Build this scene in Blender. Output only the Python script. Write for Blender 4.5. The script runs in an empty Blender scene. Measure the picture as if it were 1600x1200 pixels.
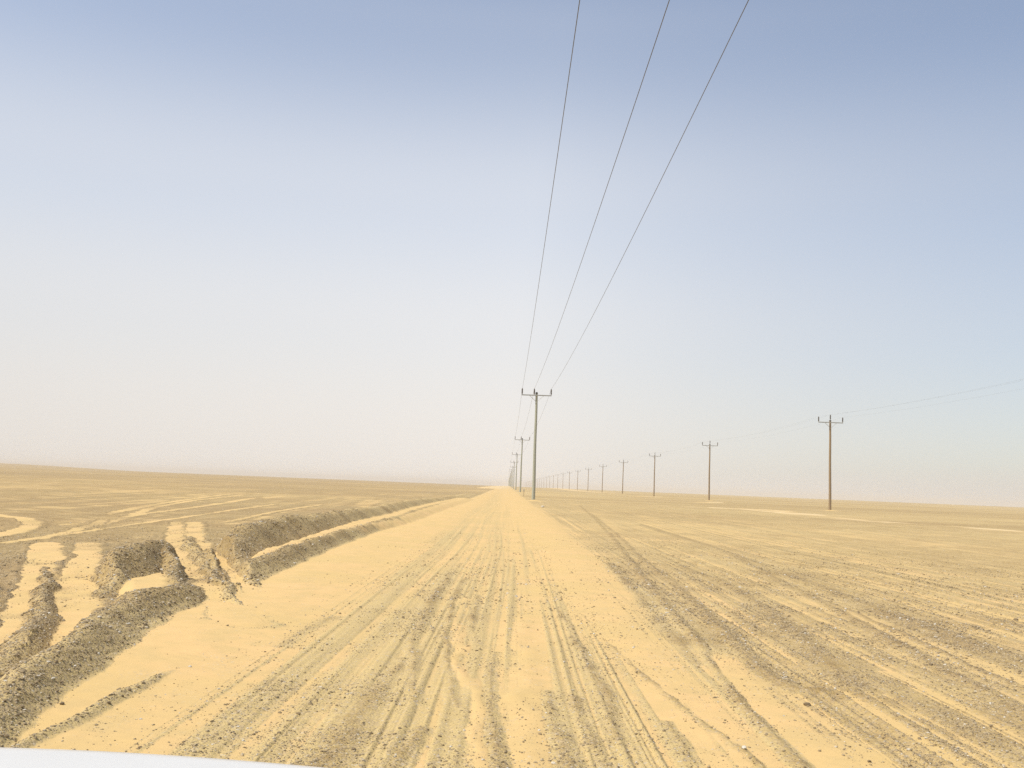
import bpy, math, random
import numpy as np
from mathutils import Matrix, Vector

# ------------------------------------------------------------------ camera, world, sun, exposure
sc = bpy.context.scene
COL = sc.collection
R = math.radians
CAM_H = 1.45
F_PX = 1555.0                     # focal length in pixels of the 1600 px wide photograph
PITCH, ROLL, YAW = R(5.81), 0.0406, 0.001

fw = Vector((math.sin(YAW) * math.cos(PITCH), math.cos(YAW) * math.cos(PITCH), math.sin(PITCH)))
rt0 = Vector((math.cos(YAW), -math.sin(YAW), 0))
up0 = rt0.cross(fw)
rt = rt0 * math.cos(ROLL) + up0 * math.sin(ROLL)
up = up0 * math.cos(ROLL) - rt0 * math.sin(ROLL)
cam_d = bpy.data.cameras.new('camera')
cam_d.sensor_width = 36.0
cam_d.lens = F_PX / 1600.0 * 36.0
cam_d.clip_start = 0.05
cam_d.clip_end = 30000.0
cam = bpy.data.objects.new('camera', cam_d)
COL.objects.link(cam)
m = Matrix((rt, up, -fw)).transposed().to_4x4()
m.translation = (0, 0, CAM_H)
cam.matrix_world = m
sc.camera = cam

SUN_EL, SUN_AZ = R(57), R(-108)   # azimuth clockwise from +Y (the road's direction): left, a little behind
VEIL = [(0.0, 1.0), (1.0, 0.14), (0.10, 0.97), (0.30, 0.86), (0.55, 0.67), (0.86, 0.30)]
VEIL_SIDE = 0.92
VEIL_LOW, VEIL_HIGH = (5.85, 5.5, 5.1), (5.9, 5.92, 6.02)
w = bpy.data.worlds.new('World')
sc.world = w
w.use_nodes = True
nt = w.node_tree
nt.nodes.clear()
sky = nt.nodes.new('ShaderNodeTexSky')
sky.sky_type = 'NISHITA'
sky.sun_disc = False
sky.sun_elevation = SUN_EL
sky.sun_rotation = SUN_AZ
sky.altitude = 100
sky.air_density = 1.0
sky.dust_density = 1.0
sky.ozone_density = 2.5
bg = nt.nodes.new('ShaderNodeBackground')
bg.inputs['Strength'].default_value = 0.11
wo = nt.nodes.new('ShaderNodeOutputWorld')
# the dust of a desert day: a pale veil over the clear sky, thick at the horizon and on the sun's side
def wnode(k, **kw):
    n = nt.nodes.new(k)
    for a, b in kw.items(): setattr(n, a, b)
    return n
def wmath(op, a, b=0.0, clamp=False):
    n = wnode('ShaderNodeMath', operation=op, use_clamp=clamp)
    for i, v in enumerate((a, b)):
        if isinstance(v, (int, float)): n.inputs[i].default_value = v
        else: nt.links.new(v, n.inputs[i])
    return n.outputs[0]
w_tc = wnode('ShaderNodeTexCoord')
w_sep = wnode('ShaderNodeSeparateXYZ')
nt.links.new(w_tc.outputs['Generated'], w_sep.inputs[0])
veil = wnode('ShaderNodeValToRGB')           # by sine of elevation x 2
veil.color_ramp.interpolation = 'EASE'
for i, (pos, v) in enumerate(VEIL):
    e = veil.color_ramp.elements[i] if i < 2 else veil.color_ramp.elements.new(pos)
    e.position = pos; e.color = (v, v, v, 1)
nt.links.new(wmath('MULTIPLY', w_sep.outputs['Z'], 2.0, True), veil.inputs[0])
w_dot = wnode('ShaderNodeVectorMath', operation='DOT_PRODUCT')
nt.links.new(w_tc.outputs['Generated'], w_dot.inputs[0])
w_dot.inputs[1].default_value = (math.sin(SUN_AZ), math.cos(SUN_AZ), 0)
side = wmath('ADD', w_dot.outputs['Value'], 0.31)                       # 0 straight ahead, + towards the sun
fac = wmath('MULTIPLY', veil.outputs[0], wmath('ADD', wmath('MULTIPLY', wmath('MINIMUM', side, 0.0), VEIL_SIDE), 1.0))
hor = wmath('MULTIPLY', wmath('SUBTRACT', 0.10, w_sep.outputs['Z']), 10.0, True)
fac = wmath('MAXIMUM', fac, hor, True)
vcol = wnode('ShaderNodeMix', data_type='RGBA')
nt.links.new(wmath('MULTIPLY', w_sep.outputs['Z'], 4.0, True), vcol.inputs['Factor'])
vcol.inputs['A'].default_value = (*VEIL_LOW, 1); vcol.inputs['B'].default_value = (*VEIL_HIGH, 1)
vsc = wnode('ShaderNodeVectorMath', operation='SCALE')
nt.links.new(vcol.outputs['Result'], vsc.inputs[0])
nt.links.new(wmath('SUBTRACT', wmath('ADD', wmath('MULTIPLY', wmath('MINIMUM', side, 0.0), 0.40), 1.02), wmath('MULTIPLY', wmath('MAXIMUM', side, 0.0), 0.16)), vsc.inputs['Scale'])
wmix = wnode('ShaderNodeMix', data_type='RGBA')
nt.links.new(fac, wmix.inputs['Factor'])
nt.links.new(sky.outputs[0], wmix.inputs['A'])
nt.links.new(vsc.outputs[0], wmix.inputs['B'])
nt.links.new(wmix.outputs['Result'], bg.inputs['Color'])
nt.links.new(bg.outputs[0], wo.inputs['Surface'])

sun_d = bpy.data.lights.new('sun', 'SUN')
sun_d.energy = 3.6
sun_d.angle = R(0.5)
sun_d.color = (1.0, 0.93, 0.82)
sun = bpy.data.objects.new('sun', sun_d)
COL.objects.link(sun)
to_sun = Vector((math.sin(SUN_AZ) * math.cos(SUN_EL), math.cos(SUN_AZ) * math.cos(SUN_EL), math.sin(SUN_EL)))
sun.rotation_euler = to_sun.to_track_quat('Z', 'Y').to_euler()
sun.location = (0, 0, 60)

sc.view_settings.view_transform = 'Standard'
sc.view_settings.look = 'None'
sc.view_settings.exposure = 0.42
sc.view_settings.gamma = 1.0
sc.render.engine = 'CYCLES'
sc.cycles.use_denoising = False
sc.cycles.denoiser = 'OPENIMAGEDENOISE'
sc.cycles.denoising_input_passes = 'RGB_ALBEDO_NORMAL'
sc.cycles.max_bounces = 5
sc.cycles.volume_bounces = 1

# ------------------------------------------------------------------ helpers
rng = np.random.default_rng(11)
TABLE = rng.random((1024, 1024)).astype(np.float32)

def vnoise(x, y, seed=0):
    """smooth value noise, -1..1"""
    x = x + 17.31 * seed + 3.7
    y = y + 41.77 * seed + 9.1
    xf = np.floor(x); yf = np.floor(y)
    fx = (x - xf).astype(np.float32); fy = (y - yf).astype(np.float32)
    fx = fx * fx * (3 - 2 * fx); fy = fy * fy * (3 - 2 * fy)
    xi = xf.astype(np.int32) & 1023; yi = yf.astype(np.int32) & 1023
    x1 = (xi + 1) & 1023; y1 = (yi + 1) & 1023
    a = TABLE[yi, xi]; b = TABLE[yi, x1]; c = TABLE[y1, xi]; d = TABLE[y1, x1]
    return 2.0 * ((a + (b - a) * fx) * (1 - fy) + (c + (d - c) * fx) * fy) - 1.0

def smooth(a, b, v):
    t = np.clip((v - a) / (b - a), 0, 1)
    return t * t * (3 - 2 * t)

def at(px, py, z=0.0):
    """the point of height z seen at a pixel of the photograph (level desert assumed)"""
    d = fw + rt * ((px - 800) / F_PX) - up * ((py - 600) / F_PX)
    t = (z - CAM_H) / d.z
    return (d.x * t, d.y * t)

def tag(o, label=None, cat=None, group=None, kind=None):
    if label: o['label'] = label
    if cat: o['category'] = cat
    if group: o['group'] = group
    if kind: o['kind'] = kind
    return o

def link(name, me, mat=None, parent=None):
    o = bpy.data.objects.new(name, me)
    COL.objects.link(o)
    if mat is not None and len(me.materials) == 0:
        me.materials.append(mat)
    if parent: o.parent = parent
    return o

def empty(name, loc, rz=0.0):
    o = bpy.data.objects.new(name, None)
    COL.objects.link(o)
    o.empty_display_size = 0.3
    o.location = loc
    o.rotation_euler = (0, 0, rz)
    return o

def mesh_np(name, v, f, smooth_shade=True):
    """mesh from arrays: v (n,3); f (m,k) all faces with k corners"""
    me = bpy.data.meshes.new(name)
    n, (mm, k) = len(v), f.shape
    me.vertices.add(n)
    me.vertices.foreach_set('co', np.ascontiguousarray(v, dtype=np.float32).ravel())
    me.loops.add(mm * k)
    me.loops.foreach_set('vertex_index', np.ascontiguousarray(f, dtype=np.int32).ravel())
    me.polygons.add(mm)
    me.polygons.foreach_set('loop_start', np.arange(0, mm * k, k, dtype=np.int32))
    me.polygons.foreach_set('use_smooth', np.full(mm, smooth_shade, dtype=bool))
    me.update(calc_edges=True)
    return me

class MB:
    """collects simple shapes into one mesh"""
    def __init__(s): s.v = []; s.f = []
    def tube(s, pts, radii, n=12, caps=True):
        base = len(s.v)
        pts = [Vector(p) for p in pts]
        for i, p in enumerate(pts):
            a = pts[max(i - 1, 0)]; b = pts[min(i + 1, len(pts) - 1)]
            t = (b - a).normalized()
            u = t.cross(Vector((0, 0, 1)) if abs(t.z) < 0.9 else Vector((0, 1, 0))).normalized()
            q = t.cross(u)
            for k in range(n):
                an = 2 * math.pi * k / n
                s.v.append(p + (u * math.cos(an) + q * math.sin(an)) * radii[i])
        for i in range(len(pts) - 1):
            for k in range(n):
                k2 = (k + 1) % n
                s.f.append((base + i * n + k, base + i * n + k2, base + (i + 1) * n + k2, base + (i + 1) * n + k))
        if caps:
            s.f.append(tuple(base + k for k in range(n))[::-1])
            e = base + (len(pts) - 1) * n
            s.f.append(tuple(e + k for k in range(n)))
        return s
    def box(s, c, size):
        base = len(s.v)
        for dx in (-.5, .5):
            for dy in (-.5, .5):
                for dz in (-.5, .5):
                    s.v.append(Vector((c[0] + dx * size[0], c[1] + dy * size[1], c[2] + dz * size[2])))
        for q in ((0, 1, 3, 2), (4, 6, 7, 5), (0, 4, 5, 1), (2, 3, 7, 6), (0, 2, 6, 4), (1, 5, 7, 3)):
            s.f.append(tuple(base + i for i in q))
        return s
    def lathe(s, prof, c=(0, 0, 0), n=14):
        """prof: (radius, z) from bottom to top"""
        base = len(s.v)
        for r_, z in prof:
            for k in range(n):
                an = 2 * math.pi * k / n
                s.v.append(Vector((c[0] + r_ * math.cos(an), c[1] + r_ * math.sin(an), c[2] + z)))
        for i in range(len(prof) - 1):
            for k in range(n):
                k2 = (k + 1) % n
                s.f.append((base + i * n + k, base + i * n + k2, base + (i + 1) * n + k2, base + (i + 1) * n + k))
        s.f.append(tuple(base + k for k in range(n))[::-1])
        e = base + (len(prof) - 1) * n
        s.f.append(tuple(e + k for k in range(n)))
        return s
    def mesh(s, name, smooth_shade=True, bevel=0):
        me = bpy.data.meshes.new(name)
        me.from_pydata([tuple(p) for p in s.v], [], s.f)
        me.update()
        if smooth_shade:
            me.polygons.foreach_set('use_smooth', [True] * len(me.polygons))
            try: me.set_sharp_from_angle(angle=R(40))
            except Exception: pass
        return me

# ------------------------------------------------------------------ materials
def new_mat(name):
    mt = bpy.data.materials.new(name)
    mt.use_nodes = True
    t = mt.node_tree
    return mt, t, t.nodes['Principled BSDF']

def plain_mat(name, c1, c2, scale, rough=0.6, metal=0.0, bump=0.0, stretch=None):
    mt, t, p = new_mat(name)
    tc = t.nodes.new('ShaderNodeTexCoord')
    mp = t.nodes.new('ShaderNodeMapping')
    if stretch: mp.inputs['Scale'].default_value = stretch
    n = t.nodes.new('ShaderNodeTexNoise')
    n.inputs['Scale'].default_value = scale
    n.inputs['Detail'].default_value = 6
    mx = t.nodes.new('ShaderNodeMix'); mx.data_type = 'RGBA'
    mx.inputs['A'].default_value = (*c1, 1); mx.inputs['B'].default_value = (*c2, 1)
    t.links.new(tc.outputs['Object'], mp.inputs['Vector'])
    t.links.new(mp.outputs[0], n.inputs['Vector'])
    t.links.new(n.outputs[0], mx.inputs['Factor'])
    t.links.new(mx.outputs['Result'], p.inputs['Base Color'])
    p.inputs['Roughness'].default_value = rough
    p.inputs['Metallic'].default_value = metal
    if bump:
        b = t.nodes.new('ShaderNodeBump')
        b.inputs['Strength'].default_value = bump
        b.inputs['Distance'].default_value = 0.01
        t.links.new(n.outputs[0], b.inputs['Height'])
        t.links.new(b.outputs[0], p.inputs['Normal'])
    return mt

def ground_material():
    mt, t, p = new_mat('sand_and_gravel')
    N, L = t.nodes, t.links
    def node(k, **kw):
        n = N.new(k)
        for a, b in kw.items(): setattr(n, a, b)
        return n
    def mix(f, a, b, blend='MIX'):
        n = node('ShaderNodeMix', data_type='RGBA', blend_type=blend)
        for s_, v in (('Factor', f), ('A', a), ('B', b)):
            if isinstance(v, (int, float)): n.inputs[s_].default_value = v
            elif isinstance(v, tuple): n.inputs[s_].default_value = (*v, 1)
            else: L.new(v, n.inputs[s_])
        return n.outputs['Result']
    def math_(op, a, b=0.0, clamp=False):
        n = node('ShaderNodeMath', operation=op, use_clamp=clamp)
        for i, v in enumerate((a, b)):
            if isinstance(v, (int, float)): n.inputs[i].default_value = v
            else: L.new(v, n.inputs[i])
        return n.outputs[0]
    def noise(scale, detail=4, rough=0.55):
        n = node('ShaderNodeTexNoise')
        n.inputs['Scale'].default_value = scale
        n.inputs['Detail'].default_value = detail
        n.inputs['Roughness'].default_value = rough
        L.new(geo, n.inputs['Vector'])
        return n.outputs[0]
    def ramp(v, a, b):
        n = node('ShaderNodeMapRange', interpolation_type='SMOOTHSTEP')
        n.inputs['From Min'].default_value = a; n.inputs['From Max'].default_value = b
        L.new(v, n.inputs['Value'])
        return n.outputs[0]
    geo = node('ShaderNodeNewGeometry').outputs['Position']
    sand_a = node('ShaderNodeAttribute', attribute_name='sand').outputs['Fac']
    stony = node('ShaderNodeAttribute', attribute_name='stony').outputs['Fac']
    pale = node('ShaderNodeAttribute', attribute_name='pale').outputs['Fac']
    # sand: pale orange to olive yellow in broad patches
    n_big = noise(0.55, 3); n_mid = noise(3.0, 5); n_fine = noise(70, 4, 0.7); n_grain = noise(260, 2, 0.7)
    sand_c = mix(ramp(n_big, 0.35, 0.65), (0.665, 0.445, 0.20), (0.60, 0.425, 0.178))
    sand_c = mix(ramp(n_mid, 0.3, 0.75), sand_c, (0.565, 0.405, 0.178))
    sand_c = mix(math_('MULTIPLY', ramp(n_grain, 0.35, 0.7), 0.22), sand_c, (0.40, 0.29, 0.13))
    sand_c = mix(math_('MULTIPLY', pale, 0.5), sand_c, (0.66, 0.54, 0.34))
    vo = node('ShaderNodeTexVoronoi'); vo.inputs['Scale'].default_value = 55.0
    L.new(geo, vo.inputs['Vector'])
    sep = node('ShaderNodeSeparateColor'); L.new(vo.outputs['Color'], sep.inputs[0])
    cell = sep.outputs[0]
    cell2 = sep.outputs[1]
    few = math_('MULTIPLY', ramp(cell2, 0.84, 0.92), ramp(noise(1.7, 5, .65), 0.42, 0.68))
    sand_c = mix(math_('MULTIPLY', few, 0.55), sand_c, mix(cell, (0.36, 0.27, 0.155), (0.60, 0.50, 0.33)))
    # gravel: stones in cells, dark and light, dust between
    fine_c = mix(ramp(n_fine, 0.3, 0.7), (0.43, 0.315, 0.138), (0.545, 0.412, 0.175))
    dk = math_('ADD', math_('MULTIPLY', ramp(stony, 0.2, 0.62), 0.75), 0.25)
    fine_c = mix(dk, mix(ramp(n_fine, 0.3, 0.7), (0.50, 0.382, 0.178), (0.60, 0.46, 0.212)), fine_c)
    dark_c = mix(cell2, (0.30, 0.218, 0.12), (0.49, 0.38, 0.215))
    st_c = mix(ramp(cell, 0.90, 0.96), dark_c, (0.52, 0.45, 0.33))
    amount = math_('MULTIPLY', ramp(math_('ADD', math_('MULTIPLY', stony, 0.8), cell2), 0.75, 1.05), 0.85)
    grav_c = mix(amount, fine_c, st_c)
    warm = ramp(noise(0.09, 6, 0.62), 0.4, 0.62)
    grav_c = mix(math_('MULTIPLY', math_('MULTIPLY', warm, 0.38), dk), grav_c, (0.42, 0.29, 0.145))
    patch = noise(1.3, 9, 0.68)
    grav_c = mix(math_('SUBTRACT', 1.0, math_('MULTIPLY', math_('SUBTRACT', 1.0, ramp(patch, 0.28, 0.72)), dk)), mix(1.0, grav_c, (0.78, 0.75, 0.70), 'MULTIPLY'), grav_c)
    clod = noise(11, 5, 0.78)
    grav_c = mix(math_('SUBTRACT', 1.0, math_('MULTIPLY', math_('SUBTRACT', 1.0, ramp(clod, 0.36, 0.60)), dk)), mix(1.0, grav_c, (0.72, 0.68, 0.62), 'MULTIPLY'), grav_c)
    # mask with a broken edge
    edge = math_('ADD', sand_a, math_('MULTIPLY', math_('SUBTRACT', n_fine, 0.5), 0.9))
    edge = math_('ADD', edge, math_('MULTIPLY', math_('SUBTRACT', n_mid, 0.5), 0.25))
    mask = ramp(edge, 0.12, 0.82)
    base = mix(mask, grav_c, sand_c)
    L.new(base, p.inputs['Base Color'])
    p.inputs['Roughness'].default_value = 0.95
    p.inputs['Specular IOR Level'].default_value = 0.15
    # bump
    inv = math_('SUBTRACT', 1.0, mask)
    hst = math_('MULTIPLY', math_('SUBTRACT', 0.6, vo.outputs['Distance']), math_('MULTIPLY', inv, math_('ADD', 0.35, stony)))
    hh = math_('ADD', math_('MULTIPLY', hst, 0.9), math_('MULTIPLY', n_grain, 0.12))
    hh = math_('ADD', hh, math_('MULTIPLY', n_fine, math_('ADD', math_('MULTIPLY', inv, 0.5), 0.08)))
    b = node('ShaderNodeBump')
    b.inputs['Strength'].default_value = 0.75
    b.inputs['Distance'].default_value = 0.014
    L.new(hh, b.inputs['Height'])
    L.new(b.outputs[0], p.inputs['Normal'])
    return mt

M_GROUND = ground_material()

def stone_material():
    mt, t, p = new_mat('stone')
    a = t.nodes.new('ShaderNodeAttribute'); a.attribute_name = 'tone'
    rmp = t.nodes.new('ShaderNodeValToRGB')
    e = rmp.color_ramp.elements
    e[0].position = 0.0; e[0].color = (0.19, 0.14, 0.085, 1)
    e[1].position = 1.0; e[1].color = (0.72, 0.66, 0.54, 1)
    for pos, c in ((0.45, (0.33, 0.25, 0.145)), (0.78, (0.46, 0.36, 0.21)), (0.93, (0.52, 0.42, 0.27))):
        k = e.new(pos); k.color = (*c, 1)
    n = t.nodes.new('ShaderNodeTexNoise'); n.inputs['Scale'].default_value = 90
    g = t.nodes.new('ShaderNodeNewGeometry')
    t.links.new(g.outputs['Position'], n.inputs['Vector'])
    mx = t.nodes.new('ShaderNodeMix'); mx.data_type = 'RGBA'; mx.blend_type = 'MULTIPLY'
    mx.inputs['Factor'].default_value = 0.5
    t.links.new(a.outputs['Fac'], rmp.inputs[0])
    t.links.new(rmp.outputs[0], mx.inputs['A'])
    t.links.new(n.outputs[0], mx.inputs['B'])
    t.links.new(mx.outputs['Result'], p.inputs['Base Color'])
    p.inputs['Roughness'].default_value = 0.9
    p.inputs['Specular IOR Level'].default_value = 0.2
    return mt
M_STONE = stone_material()

# ------------------------------------------------------------------ terrain
# spoil banks along the left edge of the road: crest points (pixel x, pixel y, crest height, half width), bank number
RIDGES = [   # x, y, crest height, half width (metres)
    (0, [(-4.0, 13.6, .02, .6), (-4.2, 14.9, .10, .8), (-4.5, 16.4, .30, .95), (-4.85, 18.6, .48, .92), (-5.05, 22.5, .50, .95), (-5.02, 27, .48, .95), (-5.05, 32, .46, 1.0),
         (-4.95, 37, .44, 1.05), (-5.1, 48, .42, 1.1), (-5.1, 62, .38, 1.2), (-5.0, 80, .30, 1.3), (-4.9, 105, .18, 1.6), (-4.9, 140, .12, 2.0)]),
    (1, [(-3.02, 11.4, .05, .26), (-3.3, 12.7, .15, .36), (-3.64, 14.4, .22, .44), (-3.76, 17, .225, .44), (-3.84, 20, .215, .42), (-3.90, 24, .215, .42), (-3.93, 29, .215, .44),
         (-3.85, 36, .23, .5), (-3.9, 48, .21, .6), (-4.0, 62, .18, .7), (-4.0, 90, .12, .9)]),
    (2, [(-4.55, 10.5, .16, .45), (-4.80, 11.3, .30, .55), (-4.98, 12.5, .38, .62), (-5.15, 14, .42, .68), (-5.15, 15.1, .38, .65), (-4.95, 14.9, .33, .5), (-4.6, 14.1, .25, .40), (-4.22, 13.0, .18, .30), (-3.88, 12.1, .09, .26)]),
    (2, [(-3.45, 11.9, .10, .32), (-3.62, 11.3, .19, .40), (-3.68, 10.3, .22, .46), (-3.48, 9.0, .22, .46), (-3.25, 7.9, .20, .40), (-3.06, 6.9, .18, .36), (-2.9, 6.0, .16, .32), (-2.7, 5.2, .14, .3), (-2.4, 4.0, .12, .3)]),
    (3, [(-6.6, 14.6, .03, .14), (-5.95, 13.2, .08, .16), (-5.2, 11.55, .11, .20), (-4.36, 9.6, .12, .24), (-3.78, 8.2, .13, .27), (-3.42, 7.1, .12, .27), (-3.1, 6.0, .10, .22), (-2.8, 4.6, .08, .2)]),
    (4, [(-6.7, 12.6, .06, .3), (-6.0, 11.4, .17, .42), (-5.5, 10.2, .20, .42), (-5.05, 9.0, .18, .38), (-4.6, 7.6, .15, .34), (-4.2, 6.2, .12, .3)]),
    (5, [(-6.97, 22.1, 0.05, 0.24), (-6.15, 19.69, 0.11, 0.26), (-4.8, 16.07, 0.12, 0.22), (-3.71, 13.27, 0.11, 0.18), (-3.02, 11.4, 0.09, 0.15), (-2.79, 10.95, 0.04, 0.11)]),
    (6, [(-2.33, 7.5, .012, .07), (-2.36, 7.05, .04, .10), (-2.40, 6.6, .048, .115), (-2.41, 6.1, .05, .12), (-2.41, 5.75, .05, .115), (-2.43, 5.4, .042, .11), (-2.44, 4.8, .035, .10)]),
]
# wheel tracks and hollows filled with blown sand: (pixel x, pixel y, sand level, half width), trench?
SAND = [
    # channel between the two banks
    (4, [(-3.75, 15.4, .14, .10), (-3.92, 16.6, .20, .12), (-4.0, 19.5, .205, .15), (-4.05, 23, .205, .19), (-4.1, 27, .205, .24), (-4.15, 33, .185, .40), (-4.2, 45, .18, .5), (-4.3, 62, .17, .6), (-4.4, 90, .14, .8)]),
    # hollow in the near bank, and the sandy back of its front ridge
    (4, [(-4.50, 13.2, .12, .12), (-4.36, 12.6, .125, .20), (-4.16, 11.8, .125, .19), (-4.06, 11.4, .12, .14)]),
    (3, [(-3.84, 11.2, .17, .07), (-3.88, 10.3, .185, .07), (-3.70, 9.2, .18, .06)]),
    # the gap used by the crossing tracks
    (1, [(-9.43, 29.05, 0.02, 0.26), (-6.77, 20.79, 0.02, 0.25), (-5.11, 16.29, 0.02, 0.22), (-4.15, 13.96, 0.02, 0.22), (-3.32, 12.05, 0.02, 0.22), (-2.87, 10.89, 0.02, 0.22), (-2.45, 9.78, 0.02, 0.3)]),
    (1, [(-9.1, 29.42, 0.02, 0.26), (-6.62, 21.63, 0.02, 0.2), (-5.19, 17.89, 0.02, 0.14), (-4.0, 14.9, 0.02, 0.12), (-3.1, 12.42, 0.02, 0.14), (-2.77, 11.22, 0.02, 0.12)]),
    # twin tracks on the far left
    (1, [(-8.6, 19.0, .02, .28), (-7.6, 16.8, .03, .28), (-6.55, 14.4, .045, .26), (-5.75, 12.5, .05, .24), (-4.85, 10.4, .05, .22), (-4.15, 8.7, .05, .20), (-3.75, 7.4, .045, .18), (-3.3, 5.6, .04, .18)]),
    (1, [(-8.0, 19.4, .02, .26), (-7.1, 17.2, .03, .24), (-6.1, 14.6, .04, .24), (-5.0, 11.9, .055, .30), (-4.2, 10.0, .06, .26), (-3.68, 8.5, .06, .14), (-3.35, 7.3, .05, .10)]),
    # tracks on the open desert
    (2, [(-60, 795, .02, .5), (0, 805, .02, .55), (38, 810, .02, .55), (52, 818, .02, .5), (42, 826, .02, .45), (0, 836, .02, .4), (-60, 845, .02, .4)]),
    (2, [(0, 848, .015, .25), (60, 840, .015, .28), (120, 832, .015, .25), (180, 823, .015, .25), (260, 812, .015, .25), (340, 800, .015, .25), (430, 788, .015, .25)]),
    (2, [(60, 842, .012, .2), (140, 824, .012, .25), (205, 806, .012, .35), (240, 792, .012, .4), (300, 782, .012, .35), (380, 774, .012, .3)]),
    (2, [(165, 803, .015, .3), (200, 796, .015, .5), (232, 789, .015, .5), (280, 782, .012, .4), (360, 772, .012, .4)]),
    (2, [(140, 809, .015, .3), (190, 808, .015, .4), (230, 802, .012, .3), (290, 794, .012, .4), (335, 788, .012, .5), (400, 778, .012, .5)]),
    (2, [(110, 830, .012, .3), (150, 818, .015, .35), (160, 812, .012, .3)]),
    (2, [(350, 815, .02, .3), (380, 809, .02, .25), (430, 799, .02, .25), (500, 789, .02, .3)]),
    # drifts at the foot of the banks on the road's edge
    (0, [(-150, 1165, .03, .30), (0, 1140, .035, .32), (90, 1105, .04, .30), (180, 1055, .04, .34), (270, 1005, .05, .42), (345, 968, .05, .50), (420, 930, .05, .50), (480, 895, .05, .48),
         (540, 868, .045, .50), (600, 842, .04, .55), (660, 820, .04, .6), (720, 793, .035, .7), (760, 774, .03, .8)]),
    # sandy strip along the right wheel line
    (0, [(792, 763, .05, 1.6), (800, 775, .05, 1.3), (828, 800, .055, .85), (858, 830, .055, .60), (885, 870, .055, .50), (908, 910, .05, .46), (945, 955, .05, .40), (995, 1000, .045, .32), (1035, 1050, .03, .22), (1090, 1100, .03, .2), (1180, 1190, .03, .2), (1300, 1300, .03, .2)]),
    (0, [(1130, 1020, .035, .15), (1160, 1060, .035, .2), (1215, 1110, .04, .28), (1290, 1160, .04, .28), (1370, 1200, .04, .25)]),
    (0, [(930, 800, .02, .35), (985, 845, .022, .3), (1040, 885, .022, .25), (1085, 920, .022, .2), (1130, 960, .025, .18)]),
    (0, [(1130, 860, .02, .35), (1200, 895, .02, .32), (1290, 940, .025, .3), (1400, 990, .028, .28), (1500, 1040, .03, .26), (1600, 1090, .03, .24)]),
    (0, [(1000, 805, .02, .5), (1090, 840, .02, .4), (1180, 880, .02, .3)]),
    (0, [(1080, 815, .02, .6), (1250, 840, .02, .5), (1420, 868, .02, .5), (1600, 895, .02, .5)]),
    (0, [(1150, 812, .02, .5), (1330, 836, .02, .5), (1600, 872, .02, .6)]),
    (0, [(722, 930, .035, .07), (712, 980, .035, .06), (722, 1040, .035, .05), (738, 1080, .035, .06), (752, 1140, .035, .05), (760, 1200, .035, .05)]),
    (0, [(820, 960, .02, .1), (815, 1040, .03, .09), (820, 1120, .035, .09), (830, 1200, .035, .1)]),
]
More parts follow.
